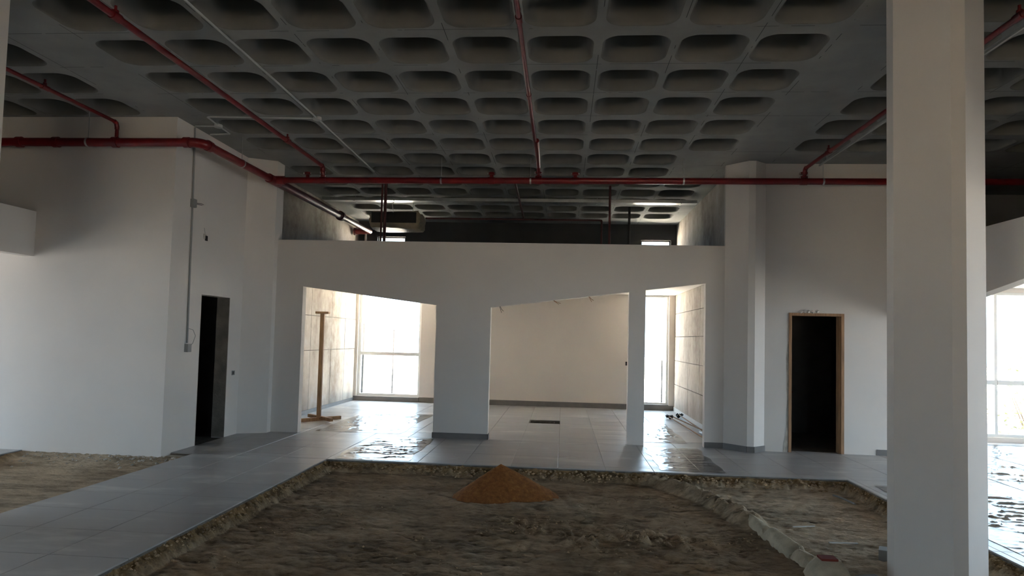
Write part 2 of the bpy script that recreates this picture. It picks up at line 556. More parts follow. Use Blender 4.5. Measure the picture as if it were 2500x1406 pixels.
# outer walls of the side units with window openings
struct(MB().box(XL - 0.2, XL, YB, 8.25, 2.35, ZC).box(XL - 0.2, XL, YB, 2.4, 0, 2.35).box(XL - 0.2, XL, 7.2, 8.45, 0, 2.35).box(XL - 0.2, XL, 2.4, 7.2, -0.3, 0.12), 'wall_left_outer', 'paint', 'outer white wall of the left unit around its long window', 'wall')
struct(MB().box(XR, XR + 0.2, YB, 12.5, 2.4, ZC).box(XR, XR + 0.2, YB, 3.0, 0, 2.4).box(XR, XR + 0.2, 9.6, 12.5, 0, 2.4).box(XR, XR + 0.2, 3.0, 9.6, -0.3, 0.10), 'wall_right_outer', 'paint', 'outer white wall of the right unit around its long window', 'wall')
struct(MB().box(5.0, XR, 12.45, 12.65, 2.62, ZC).box(5.0, 6.6, 12.45, 12.65, 0, 2.62).box(9.0, XR + 0.2, 12.45, 12.65, 0, ZC).box(5.6, 10.4, 12.40, 12.65, -0.3, 0.08), 'wall_right_back', 'paint', 'white wall and sill around the far window of the right unit', 'wall')
struct(MB().box(XL - 0.2, 0.0, YB - 0.2, YB, -0.3, ZC).box(3.4, XR + 0.2, YB - 0.2, YB, -0.3, ZC).box(0.0, 3.4, YB - 0.2, YB, 2.2, ZC).box(0.0, 3.4, YB - 0.2, YB, -0.3, 0.1).box(-6, 6, YB - 2.4, YB - 0.2, 2.7, 2.85), 'wall_behind', 'paint', 'white wall with the glazed entrance behind the camera and an added unseen canopy that blocks the sun', 'wall')  # last box is a canopy added out of view to keep direct sun out

# middle unit: back wall, raw concrete side walls, dropped ceiling
bw = MB()
bw.box(-3.42, 1.75, YF, YF + 0.25, 0, 2.69)
bw.box(2.47, 2.62, YF, YF + 0.25, 0, 2.69)
bw.box(-5.05, 2.62, YF + 0.04, YF + 0.25, -0.3, 0.11)
bw.box(-5.05, -4.97, YF, YF + 0.25, 0.11, 2.69)
struct(bw, 'wall_back', 'paint', 'white back wall of the middle unit between its two windows', 'wall')
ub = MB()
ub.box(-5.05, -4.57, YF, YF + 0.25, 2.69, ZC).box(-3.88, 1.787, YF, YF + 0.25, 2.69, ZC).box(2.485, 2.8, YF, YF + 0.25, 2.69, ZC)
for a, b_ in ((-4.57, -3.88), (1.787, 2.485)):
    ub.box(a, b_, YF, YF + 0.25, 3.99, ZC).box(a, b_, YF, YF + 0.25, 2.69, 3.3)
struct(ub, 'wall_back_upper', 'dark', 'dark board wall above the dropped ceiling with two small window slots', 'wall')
struct(MB().box(XL, -7.08, YB, 8.25, 2.69, 2.79), 'ceiling_dropped_left', 'paint', 'flat white dropped ceiling of the left unit behind its lintel', 'ceiling')
struct(MB().box(5.25, XR, YB, 10.42, 2.69, 2.79).box(5.10, XR, 10.42, 12.45, 2.69, 2.79), 'ceiling_dropped_right', 'paint', 'flat white dropped ceiling of the right unit behind its lintel', 'ceiling')
struct(MB().box(-5.03, 2.60, 10.69, YF, 2.69, 2.79), 'ceiling_dropped', 'paint', 'flat white dropped ceiling of the middle unit', 'ceiling')


def concrete_wall(name, label, xa, xb, face, ysplit, zsplit):
    o = struct(MB().box(xa, xb, 10.69, YF + 0.25, -0.2, 2.69), name, 'screed', label, 'wall')
    MB().box(*sorted((xa, xb)), 10.69, YF + 0.25, 2.69, ZC).build('upper_wall', M['concrete'], o)
    s = 1 if face > xa + 0.01 else -1
    for i in range(len(ysplit) - 1):
        for k in range(len(zsplit) - 1):
            t = random.uniform(0.010, 0.016)
            g_ = 0.007
            x0, x1 = sorted((face, face + (t if s > 0 else -t)))
            MB().box(x0, x1, ysplit[i] + g_, ysplit[i + 1] - g_, zsplit[k] + g_, zsplit[k + 1] - g_).build('formwork_panel', M['concrete'], o)
    return o


concrete_wall('wall_unit_left', 'raw concrete side wall left of the wooden prop', -5.25, -5.045, -5.045, [10.69, 11.9, 13.1, 14.3, 15.2, YF], [0.0, 1.25, 1.95, 2.69])
concrete_wall('wall_unit_right', 'raw concrete side wall above the poles on the floor', 2.615, 2.80, 2.615, [10.69, 11.9, 13.1, 14.3, YF], [0.0, 0.62, 1.17, 1.72, 2.25, 2.69])

# baseboards
struct(MB().box(-3.42, 1.75, YF - 0.02, YF, 0, 0.12), 'baseboard_back', 'skirt', 'grey tile skirting along the back wall of the middle unit', 'baseboard')
struct(MB().box(-5.03, -3.43, YF - 0.03, YF + 0.04, 0, 0.11), 'baseboard_back_left', 'skirt', 'grey tile kerb under the left window', 'baseboard')
struct(MB().box(1.76, 2.47, YF - 0.05, YF + 0.04, 0, 0.13).box(2.47, 2.6, YF - 0.012, YF, 0, 0.11), 'baseboard_back_right', 'skirt', 'grey tile kerb under the narrow right window', 'baseboard')
struct(MB().box(-2.03, -1.14, 10.54, 10.55, 0, 0.085).box(-2.03, -2.02, 10.54, 10.69, 0, 0.085).box(-1.15, -1.14, 10.54, 10.69, 0, 0.085), 'baseboard_pier', 'skirt', 'dark grey skirting round the foot of the wide middle pier', 'baseboard')
struct(MB().box(2.18, 2.465, 10.54, 10.55, 0, 0.085), 'baseboard_shopfront', 'skirt', 'short grey skirting at the right end of the shopfront', 'baseboard')


def offset_strip(pts, t, z0, z1):
    mb = MB()
    for (a, b_) in zip(pts[:-1], pts[1:]):
        d = Vector((b_[0] - a[0], b_[1] - a[1])).normalized()
        n = Vector((d.y, -d.x)) * t
        mb.prism([(a[0], a[1]), (b_[0], b_[1]), (b_[0] + n.x, b_[1] + n.y), (a[0] + n.x, a[1] + n.y)], z0, z1)
    return mb


struct(offset_strip([(2.465, 10.545), (2.74, 10.26), (2.84, 10.25), (3.115, 10.49)], 0.010, 0, 0.085), 'baseboard_column', 'skirt', 'grey skirting folded round the half buried column', 'baseboard')
struct(MB().box(4.66, 5.10, 10.41, 10.42, 0, 0.085), 'baseboard_right', 'skirt', 'short grey skirting right of the timber door', 'baseboard')
struct(MB().box(-5.03, -5.015, 10.7, YF - 0.03, 0, 0.075), 'baseboard_unit_left', 'skirt', 'grey skirting at the foot of the left concrete wall', 'baseboard')
struct(MB().box(2.585, 2.60, 10.7, YF - 0.05, 0, 0.09), 'baseboard_unit_right', 'alu', 'pale skirting at the foot of the right concrete wall', 'baseboard')

# ------------------------------------------------------------------ floor slab and tiles
fs = MB()
zt = -0.013
for (x0, x1, y0, y1) in ((LX1, PX0, YB, PY1), (-5.06, 5.1, PY1, 10.55), (-5.06, -4.76, 8.47, 8.8),
                         (-5.05, 2.61, 10.55, YF + 0.05), (PX1, XR, YB, PY1), (5.1, XR, PY1, 12.45), (2.61, 5.1, 10.55, 13.0),
                         (XL, LX0, YB, LY1), (-8.0, -5.06, 8.45, 11.0), (LX0, LX1, YB, PY0), (PX0, PX1, YB, PY0)):
    if (x0, x1, y0, y1) == (-5.05, 2.61, 10.55, YF + 0.05):
        # leave the missing-tile hole open
        hx0, hx1, hy0, hy1 = -0.60, -0.01, 12.81, 13.34
        for q in ((x0, hx0, y0, y1), (hx1, x1, y0, y1), (hx0, hx1, y0, hy0), (hx0, hx1, hy1, y1)):
            fs.box(*q, -0.30, zt)
        fs.box(hx0 - 0.1, hx1 + 0.1, hy0 - 0.1, hy1 + 0.1, -0.35, -0.12)
    else:
        fs.box(x0, x1, y0, y1, -0.30, zt)
floor = struct(fs, 'floor', 'screed', 'grey tiled floor laid over sand and screed', 'floor')

tile_cache = {}


def tile_mesh(w, d):
    key = (round(w, 3), round(d, 3))
    if key not in tile_cache:
        me = bpy.data.meshes.new('tile')
        b_ = 0.0025
        z0, z1 = -0.012, 0.0
        a, c = w / 2, d / 2
        v = [(-a, -c, z0), (a, -c, z0), (a, c, z0), (-a, c, z0), (-a, -c, z1 - b_), (a, -c, z1 - b_), (a, c, z1 - b_), (-a, c, z1 - b_),
             (-a + b_, -c + b_, z1), (a - b_, -c + b_, z1), (a - b_, c - b_, z1), (-a + b_, c - b_, z1)]
        f = [(0, 1, 5, 4), (1, 2, 6, 5), (2, 3, 7, 6), (3, 0, 4, 7), (4, 5, 9, 8), (5, 6, 10, 9), (6, 7, 11, 10), (7, 4, 8, 11), (8, 9, 10, 11)]
        me.from_pydata(v, [], f)
        me.materials.append(M['tile'])
        tile_cache[key] = me
    return tile_cache[key]


rest = MB()
n_tiles = 0


def lay(x0, x1, y0, y1, single):
    global n_tiles
    j = 0.002
    i0, i1 = math.floor((x0 - TX0) / TP), math.ceil((x1 - TX0) / TP)
    k0, k1 = math.floor((y0 - TY0) / TP), math.ceil((y1 - TY0) / TP)
    for i in range(i0, i1):
        for k in range(k0, k1):
            a, b_ = max(x0, TX0 + i * TP) + j, min(x1, TX0 + (i + 1) * TP) - j
            c, d = max(y0, TY0 + k * TP) + j, min(y1, TY0 + (k + 1) * TP) - j
            if b_ - a < 0.03 or d - c < 0.03:
                continue
            if -0.62 < (a + b_) / 2 < 0 and 12.8 < (c + d) / 2 < 13.39:
                c = 13.345
            cx, cy = (a + b_) / 2, (c + d) / 2
            if single(cx, cy):
                o = bpy.data.objects.new('tile', tile_mesh(b_ - a, d - c))
                col.objects.link(o)
                o.location = (cx, cy, random.uniform(-0.0006, 0.0006))
                o.rotation_euler = (random.gauss(0, 0.0012), random.gauss(0, 0.0012), 0)
                o.parent = floor
                n_tiles += 1
            else:
                rest.box(a, b_, c, d, -0.0125, 0.0)


def seen(x, y):
    return -0.86 < x / max(y, 0.1) < 0.80


lay(LX1, PX0, YB, PY1, lambda x, y: y > 3.6 and seen(x, y))
lay(-5.06, 5.1, PY1, 10.55, lambda x, y: True)
lay(-5.03, 2.60, 10.55, YF - 0.03, lambda x, y: True)
lay(PX1, XR, YB, PY1, lambda x, y: x / max(y, .1) < 0.74 and y > 4.5)
lay(5.1, XR, PY1, 12.40, lambda x, y: 0.55 < x / y < 0.74)
lay(XL, LX0, YB, LY1, lambda x, y: x / y > -0.95 and y > 6.9)
tag(rest.build('floor_tiles_out_of_view', M['tile'], floor), kind='stuff')

# ------------------------------------------------------------------ bare earth beds
RIDGE = [(1.14, 8.40), (1.40, 8.05), (1.60, 7.70), (1.74, 7.20), (1.83, 6.74)]


def seg_d(x, y, pts):
    best = 9
    for (a, b_) in zip(pts[:-1], pts[1:]):
        ax, ay = a
        dx, dy = b_[0] - ax, b_[1] - ay
        t = max(0, min(1, ((x - ax) * dx + (y - ay) * dy) / (dx * dx + dy * dy)))
        best = min(best, math.hypot(x - ax - t * dx, y - ay - t * dy))
    return best


def earth_z(x, y):
    e = min(x - PX0, PX1 - x, PY1 - y)
    p = Vector((x, y, 0))
    n1 = noise.fractal(p * 1.3, 1.0, 2.0, 4)
    n2 = noise.fractal(Vector((x * 7, y * 12, 3.1)), 0.9, 2.1, 4)
    n3 = noise.fractal(Vector((x * 16, y * 16, 8.7)), 0.8, 2.0, 3)
    z = -0.135 + 0.014 * n1 + 0.015 * n2 + 0.006 * n3
    w = 0.10 + 0.05 * noise.noise(Vector((x * 3, y * 3, 1)))
    t = max(0.0, 1 - e / w)
    bed = min(1.0, t * 1.6)
    z += t ** 0.7 * 0.10 + t * 0.016 * n3 + (0.02 * n3 if 0 < t < 0.8 else 0)
    if t > 0.93:
        z = max(z, -0.03)
    d = seg_d(x, y, RIDGE)
    if d < 0.17:
        z += 0.10 * (1 - (d / 0.17) ** 2) * (1 + 0.35 * n3)
    # scattered clods
    for cx, cy, r, h in CLODS:
        q = math.hypot(x - cx, y - cy)
        if q < r:
            z += h * (1 - (q / r) ** 2) * (0.7 + 0.6 * n3)
    pale = 1 / (1 + math.exp(-(x - (1.95 if y < 6.7 else 1.35 + (8.4 - y) * 0.3)) * 9)) * 0.85
    return min(z, -0.016), bed, pale


CLODS = [(0.60 + random.gauss(0, 0.5), 6.0 + random.gauss(0, 0.18), random.uniform(0.03, 0.09), random.uniform(0.015, 0.05)) for _ in range(60)]
CLODS += [(random.uniform(-2.6, 2.0), random.uniform(4.2, 8.0), random.uniform(0.02, 0.06), random.uniform(0.004, 0.016)) for _ in range(110)]
CLODS += [(-0.1 + random.gauss(0, 0.25), 6.3 + random.gauss(0, 0.12), random.uniform(0.02, 0.05), random.uniform(0.01, 0.025)) for _ in range(25)]
CB = {}
for c in CLODS:
    for ix in (-1, 0, 1):
        for iy in (-1, 0, 1):
            CB.setdefault((int(c[0] // 0.1) + ix, int(c[1] // 0.1) + iy), []).append(c)
ALL = CLODS


def grid_ground(name, label, x0, x1, y0, y1, nx, ny, zf, mat, warp=1.0):
    v, f, bed, pale = [], [], [], []
    for iy in range(ny + 1):
        t = iy / ny
        y = y0 + (y1 - y0) * t
        for ix in range(nx + 1):
            x = x0 + (x1 - x0) * ix / nx
            z, b_, p_ = zf(x, y)
            v.append((x, y, z)); bed.append(b_); pale.append(p_)
    for iy in range(ny):
        for ix in range(nx):
            a = iy * (nx + 1) + ix
            f.append((a, a + 1, a + nx + 2, a + nx + 1))
    me = bpy.data.meshes.new(name)
    me.from_pydata(v, [], f)
    for nm, dat in (('bedding', bed), ('pale', pale)):
        at_ = me.attributes.new(nm, 'FLOAT', 'POINT')
        at_.data.foreach_set('value', dat)
    for p in me.polygons:
        p.use_smooth = True
    me.materials.append(M[mat])
    o = bpy.data.objects.new(name, me)
    col.objects.link(o)
    return tag(o, label, 'ground', kind='structure')


def earth_main(x, y):
    global CLODS
    CLODS = CB.get((int(x // 0.1), int(y // 0.1)), [])
    return earth_z(x, y)


grid_ground('floor_earth_middle', 'trampled bare earth bed in the middle of the hall', PX0 - 0.0, PX1 + 0.0, 3.2, PY1, 400, 340, earth_main, 'earth')
struct(MB().box(PX0, PX1, PY0, 3.2, -0.4, -0.135), 'floor_earth_near', 'earth', 'bare earth bed behind the viewpoint', 'ground')


def earth_left(x, y):
    n1 = noise.fractal(Vector((x * 1.5, y * 1.5, 5)), 1.0, 2.0, 4)
    n3 = noise.fractal(Vector((x * 15, y * 15, 2)), 0.8, 2.0, 3)
    z = -0.105 + 0.012 * n1 + 0.004 * n3
    t = max(0, 1 - (LY1 - y) / 0.45)
    z += t ** 1.2 * 0.085 + t * 0.012 * n3
    e = min(x - LX0, LX1 - x)
    te = max(0, 1 - e / 0.12)
    z += te * 0.06
    return min(z, -0.014), min(1, te * 1.2) * 0.8, 0.45 + 0.4 * t


grid_ground('floor_earth_left', 'sandy bare earth strip below the left facing wall', LX0, LX1, 3.0, LY1 + 0.02, 110, 200, earth_left, 'earth')
struct(MB().box(LX0, LX1, PY0, 3.0, -0.4, -0.105), 'floor_earth_left_near', 'earth', 'bare earth strip left of the viewpoint', 'ground')
# gap of dirt between the tiled path and the side wall corner
struct(MB().prism([(-5.06, 8.25), (-4.75, 8.25), (-4.75, 8.462), (-5.06, 8.462)], -0.3, -0.03), 'floor_earth_corner', 'rawplaster', 'small dirt gap between the path and the left wall corner', 'ground')

# rubble bedding stones along the cut edge of the floor
def chunk(mb, c, r):
    pts = []
    for k in range(6):
        a = k / 6 * 2 * math.pi + random.uniform(-.3, .3)
        pts.append((c[0] + math.cos(a) * r * random.uniform(.7, 1.2), c[1] + math.sin(a) * r * random.uniform(.7, 1.2), c[2] + random.uniform(-.3, .3) * r))
    mb.add(pts + [(c[0], c[1], c[2] + r * random.uniform(.5, .9)), (c[0], c[1], c[2] - r)],
           [(i, (i + 1) % 6, 6) for i in range(6)] + [((i + 1) % 6, i, 7) for i in range(6)])


rb = MB()
for _ in range(1300):
    u = random.random()
    e = abs(random.gauss(0.035, 0.04)) + 0.012
    if u < 0.5:
        x, y = random.uniform(PX0 + .05, PX1 - .05), PY1 - e
    elif u < 0.8:
        x, y = PX0 + e, random.uniform(3.6, PY1 - .05)
    else:
        x, y = PX1 - e, random.uniform(5.0, PY1 - .05)
    if math.hypot(x + 0.66, y - 7.52) < 0.72:
        continue
    r = random.uniform(0.005, 0.017) * (1.25 if u < 0.5 else 1.0)
    z = earth_main(x, y)[0]
    chunk(rb, (x, y, min(z + r * 0.3, -0.02)), r)
for c in ALL:
    for _ in range(5):
        x, y = c[0] + random.gauss(0, 0.07), c[1] + random.gauss(0, 0.06)
        if not (PX0 + .1 < x < PX1 - .1 and 3.4 < y < PY1 - .1) or math.hypot(x + 0.66, y - 7.52) < 0.75:
            continue
        r = random.uniform(0.004, 0.014)
        chunk(rb, (x, y, earth_main(x, y)[0] + r * 0.3), r)
tag(rb.build('rubble', M['stone']), 'small stones and clods scattered over the middle earth bed', 'rubble', kind='stuff')
rb = MB()
for _ in range(160):
    x, y = random.uniform(LX0 + .1, LX1 - .03), LY1 - abs(random.gauss(0.0, 0.16)) - 0.02
    r = random.uniform(0.004, 0.02) * (1.3 if x > -5.5 else 0.9)
    chunk(rb, (x, y, earth_left(x, y)[0] + r * 0.3), r)
tag(rb.build('plaster_crumbs', M['rawplaster']), 'pale plaster crumbs along the foot of the left facing wall', 'rubble', kind='stuff')

# ------------------------------------------------------------------ sand pile
sp = MB()
SC = (-0.66, 7.52)
nr, na = 26, 72
for i in range(nr + 1):
    t = i / nr
    for k in range(na):
        a = 2 * math.pi * k / na
        rx = 0.50 + 0.05 * math.sin(a * 2 + 0.6) + 0.04 * math.sin(a * 3 + 2)
        ex = 0.10 * max(0, math.cos(a))
        x = SC[0] + math.cos(a) * t * (rx + ex)
        y = SC[1] + math.sin(a) * t * rx * 0.92
        h = 0.335 * (1 - t) ** 1.05 * (1 + 0.14 * math.sin(a * 4) * t)
        h += 0.012 * noise.fractal(Vector((x * 14, y * 14, 0)), 0.9, 2, 4) * (0.3 + t) * (1 if t < 0.97 else 0.3)
        sp.v.append((x, y, -0.138 + max(h, -0.01)))
for i in range(nr):
    for k in range(na):
        k2 = (k + 1) % na
        sp.f.append((i * na + k, i * na + k2, (i + 1) * na + k2, (i + 1) * na + k))
sp_o = sp.build('sand_pile', M['sand'], smooth=True)
tag(sp_o, 'conical heap of orange building sand on the earth bed', 'sand pile')

# ------------------------------------------------------------------ mortar covered pipe
mp = thing('mortar_covered_pipe', 'pale mortar haunch over a buried pipe crossing the earth bed', 'pipe', (1.9, 6.0, -0.13))


def haunch(pts, w, h, parent, name, seed):
    mb = MB()
    n = 13
    for i, p in enumerate(pts):
        p = Vector((p[0], p[1], 0))
        a = Vector((pts[max(0, i - 1)][0], pts[max(0, i - 1)][1], 0))
        c = Vector((pts[min(len(pts) - 1, i + 1)][0], pts[min(len(pts) - 1, i + 1)][1], 0))
        d = (c - a).normalized()
        s = Vector((d.y, -d.x, 0))
        endt = 0.6 if i in (0, len(pts) - 1) else 1.0
        for k in range(n):
            an = math.pi * k / (n - 1)
            q = p + s * math.cos(an) * w * (1 + 0.15 * noise.noise(p * 2.2 + Vector((k * .35, seed, 0))))
            hh = math.sin(an) ** 0.8 * h * endt * (1 + 0.3 * noise.noise(Vector((p.x * 2.5 + k * .3, p.y * 2.5, seed))))
            mb.v.append((q.x, q.y, -0.145 + hh))
    m_ = len(pts)
    for i in range(m_ - 1):
        for k in range(n - 1):
            mb.f.append((i * n + k, i * n + k + 1, (i + 1) * n + k + 1, (i + 1) * n + k))
    mb.f.append(tuple(range(n)))
    mb.f.append(tuple((m_ - 1) * n + k for k in reversed(range(n))))
    return mb.build(name, M['mortar'], parent, smooth=True, auto=50)


def lerp_pts(a, b_, n):
    return [(a[0] + (b_[0] - a[0]) * i / n, a[1] + (b_[1] - a[1]) * i / n) for i in range(n + 1)]


haunch(lerp_pts((1.83, 6.80), (1.885, 6.26), 10), 0.075, 0.10, mp, 'mortar_length', 1)
haunch(lerp_pts((1.885, 6.27), (1.95, 5.72), 10), 0.085, 0.115, mp, 'mortar_length', 2)
haunch(lerp_pts((1.95, 5.74), (1.98, 5.46), 6), 0.08, 0.095, mp, 'mortar_length', 3)
bx = thing('pipe_box', 'mortar box with a dark red clay lid at the near end of the mortar haunch', 'box', (2.02, 5.30, -0.14))
mb = MB()
base, top = 0.17, 0.085
v = []
for w, z in ((base, -0.15), (base * 0.8, -0.07), (top, 0.0)):
    for k in range(16):
        a = 2 * math.pi * k / 16
        q = 1 / max(abs(math.cos(a)), abs(math.sin(a))) ** 0.6
        v.append((2.02 + math.cos(a) * w * q, 5.30 + math.sin(a) * w * q * 0.8, z + 0.008 * noise.noise(Vector((k, z * 30, 2)))))
mb.add(v, [(l * 16 + k, l * 16 + (k + 1) % 16, (l + 1) * 16 + (k + 1) % 16, (l + 1) * 16 + k) for l in range(2) for k in range(16)] + [tuple(range(32, 48))])
mb.build('mortar_surround', M['mortar'], bx, smooth=True, auto=60)
MB().box(1.955, 2.075, 5.25, 5.35, -0.004, 0.016).build('lid', M['brickred'], bx)

# ------------------------------------------------------------------ free standing columns
def octa(cx, cy, h, c):
    # square set on its corner, with the four corners cut off
    return [(cx - c, cy - h), (cx + c, cy - h), (cx + h, cy - c), (cx + h, cy + c), (cx + c, cy + h), (cx - c, cy + h), (cx - h, cy + c), (cx - h, cy - c)]


tag(MB().prism([(2.727, 4.95), (2.826, 4.95), (3.15, 5.274), (3.15, 5.378), (2.853, 5.652), (2.75, 5.652), (2.457, 5.324), (2.457, 5.22)], -0.16, ZC).build('column', M['paint']), 'thick white chamfered column standing in the earth bed at the right', 'column')
tag(MB().prism(octa(-4.955, 5.0, 0.37, 0.055), -0.13, ZC).build('column', M['paint']), 'white chamfered column cut off by the left edge of the view', 'column')

# ------------------------------------------------------------------ windows
def window(idx, label, x0, x1, z0, z1, y, transom=None, mulls=(), fw=0.05, axis='y', mat='alu'):
    root = thing('window_%d' % idx, label, 'window', ((x0 + x1) / 2, y, z0) if axis == 'y' else (y, (x0 + x1) / 2, z0), kind='structure')

    def bx_(a, b_, c, d, e=0.03):
        if axis == 'y':
            return MB().box(a, b_, y - e, y + e, c, d)
        return MB().box(y - e, y + e, a, b_, c, d)
    bx_(x0, x0 + fw, z0, z1).build('jamb', M[mat], root)
    bx_(x1 - fw, x1, z0, z1).build('jamb', M[mat], root)
    bx_(x0 + fw, x1 - fw, z1 - fw, z1).build('head', M[mat], root)
    bx_(x0 + fw, x1 - fw, z0, z0 + fw).build('sill', M[mat], root)
    edges = [x0 + fw] + [v for mx_ in mulls for v in (mx_ - fw / 2, mx_ + fw / 2)] + [x1 - fw]
    for mx_ in mulls:
        bx_(mx_ - fw / 2, mx_ + fw / 2, z0 + fw, z1 - fw).build('mullion', M[mat], root)
    for a, b_ in zip(edges[0::2], edges[1::2]):
        if transom:
            bx_(a, b_, transom - 0.04, transom + 0.04, 0.04).build('transom', M[mat], root)
            bx_(a, b_, z0 + fw, transom - 0.04, 0.003).build('pane', M['glass'], root)
            bx_(a, b_, transom + 0.04, z1 - fw, 0.003).build('pane', M['glass'], root)
        else:
            bx_(a, b_, z0 + fw, z1 - fw, 0.003).build('pane', M['glass'], root)
    return root


window(1, 'bright white framed window with a transom left of the wide pier', -4.97, -3.42, 0.11, 2.69, YF + 0.10, transom=1.14, fw=0.065)
window(2, 'narrow bright window beside the raw concrete right wall', 1.75, 2.47, 0.12, 2.69, YF + 0.10)
window(3, 'small bright slot window high in the dark wall at the left', -4.57, -3.88, 3.3, 3.99, YF + 0.10, fw=0.03, mat='greybox')
window(4, 'small bright slot window high in the dark wall at the right', 1.787, 2.485, 3.3, 3.99, YF + 0.10, fw=0.03, mat='greybox')
window(5, 'long side window of the left unit', 2.4, 7.2, 0.12, 2.35, XL - 0.1, transom=1.14, mulls=(4.8,), axis='x')
window(6, 'long side window of the right unit', 3.0, 9.6, 0.10, 2.4, XR + 0.1, transom=1.14, mulls=(5.2, 7.4), axis='x')
window(7, 'bright far window of the right unit beyond the thick column', 6.6, 9.0, 0.08, 2.62, 12.5, transom=1.03, mulls=(7.6,))

window(8, 'glazed entrance front behind the camera', 0.0, 3.4, 0.1, 2.2, YB - 0.1, transom=1.9, mulls=(1.7,))
# ------------------------------------------------------------------ outdoors
M['asphalt'] = simple('dark_asphalt', (0.07, 0.07, 0.075), 0.9, var=0.2, scale=2)
struct(MB().box(-60, 60, 16.26, 80, -0.6, -0.3), 'ground_outdoors', 'outground', 'pale sunlit paving outside the middle windows', 'ground')
struct(MB().box(10.81, 60, -30, 16.26, -0.6, -0.3).box(5.1, 10.81, 12.66, 16.26, -0.6, -0.3), 'ground_outdoors_right', 'asphalt', 'dark asphalt outside the right unit', 'ground')
struct(MB().box(-60, -11.81, -30, 16.26, -0.6, -0.3), 'ground_outdoors_left', 'asphalt', 'dark asphalt outside the left unit', 'ground')


M['entrance'] = simple('buff_entrance_paving', (0.20, 0.165, 0.125), 0.9, var=0.1, scale=1)
struct(MB().box(-11.81, 10.81, -60, -9.21, -0.6, -0.3), 'ground_outdoors_entrance', 'entrance', 'buff paving outside the entrance behind the camera', 'ground')


def pole(x, y, h, r, label):
    tag(MB().tube([(x, y, -0.3), (x, y, h)], r, 8).build('post', M['black']), label, 'post', 'posts outside the left window')


pole(-5.55, 18.4, 1.9, 0.035, 'leftmost thin post seen through the left window')
pole(-4.75, 18.6, 1.75, 0.02, 'middle thin post seen through the left window')
pole(-4.35, 21.5, 2.9, 0.09, 'tall post near the right frame of the left window')
rod = MB().tube([(2.42, 16.7, -0.3), (2.42, 16.7, 1.15)], 0.018, 8)
tag(rod.build('post', M['black']), 'thin dark post outside the narrow right window', 'post')


def shrub(x, y, z, n, rad, label):
    root = thing('shrub', label, 'shrub', (x, y, -0.3))
    mb = MB()
    for _ in range(n):
        c = Vector((random.gauss(0, rad * .45), random.gauss(0, rad * .35), abs(random.gauss(z, rad * .5)))) + Vector((x, y, -0.3))
        a = Vector((random.gauss(0, 1), random.gauss(0, 1), random.gauss(0, 1))).normalized() * 0.06
        b_ = a.orthogonal().normalized() * 0.025
        mb.add([c - a, c + b_, c + a, c - b_], [(0, 1, 2, 3)])
    tag(mb.build('foliage', M['leaf'], root), kind='stuff')
    for k in range(4):
        MB().tube([(x + random.gauss(0, .05), y, -0.3), (x + random.gauss(0, .25), y + random.gauss(0, .2), 0.4 + random.random() * .5)], 0.012, 6).build('stem', M['wood'], root)


shrub(9.6, 14.6, 0.75, 420, 0.9, 'dry yellow green shrub outside the far right window')

# ------------------------------------------------------------------ doors
d2 = thing('door_2', 'raw timber door lining without a door in the right wall', 'door frame', (3.79, 10.5, 0), kind='structure')
MB().box(RX0, RX0 + 0.042, 10.405, 10.60, 0, RH - 0.04).build('jamb', M['frame_wood'], d2)
MB().box(RX1 - 0.042, RX1, 10.405, 10.60, 0, RH - 0.04).build('jamb', M['frame_wood'], d2)
MB().box(RX0, RX1, 10.405, 10.60, RH - 0.04, RH).build('head', M['frame_wood'], d2)
MB().box(RX1 - 0.062, RX1 - 0.042, 10.46, 10.50, 0, RH - 0.04).build('door_stop', M['frame_wood'], d2)
# broken plaster edge left of and above the lining
bp = MB()
zz = [0.0, 0.12, 0.25, 0.33, 0.5, 0.62, 0.8, 0.93, 1.1, 1.22, 1.4, 1.55, 1.68]
wd = [0.075, 0.07, 0.04, 0.03, 0.022, 0.028, 0.018, 0.026, 0.02, 0.03, 0.035, 0.022, 0.0]
v = []
for z, w in zip(zz, wd):
    v += [(RX0 - w, 10.417, z), (RX0 + 0.001, 10.417, z)]
bp.add(v, [(2 * i, 2 * i + 1, 2 * i + 3, 2 * i + 2) for i in range(len(zz) - 1)])
v2 = [(x, 10.428, z) for x, _, z in v]
bp.add(v2, [(2 * i + 2, 2 * i + 3, 2 * i + 1, 2 * i) for i in range(len(zz) - 1)])
bp.build('broken_plaster', M['rawplaster'], d2)
fo = MB()
for x in (3.56, 3.62, 3.67, 3.74, 3.80):
    chunk(fo, (x, 10.41, RH + 0.018 + random.uniform(-.004, .014)), 0.034)
fo.build('foam_filler', M['paint'], d2)
for z, l_ in ((1.74, 0.55), (0.77, 0.62)):
    tag(MB().bar((3.45, 12.3, z), (3.45 + l_, 12.3, z), 0.03, 0.035).build('wall_rail', M['darkred']), 'dim %s rail in the dark store room behind the timber door' % ('upper' if z > 1 else 'lower'), 'rail')
# far jamb of the left opening is bare block: a strip of rough plaster
d1 = thing('door_1', 'bare door opening in the left side wall with rough plaster reveal', 'door opening', (-5.16, 9.43, 0), kind='structure')
MB().box(-5.255, -5.062, DY1 - 0.012, DY1 - 0.001, 0, DH - 0.002).build('reveal', M['reveal'], d1)
MB().box(-5.255, -5.062, DY0 + 0.001, DY0 + 0.012, 0, DH - 0.002).build('reveal', M['reveal'], d1)

# ------------------------------------------------------------------ red sprinkler pipes
PZ0, PZ1 = 3.965, 3.985
PYC_ = 10.15


def cpl(parent, p, q, r, mat='red', name='coupling', n=16):
    return MB().tube([p, q], r, n).build(name, M[mat], parent, smooth=True, auto=40)


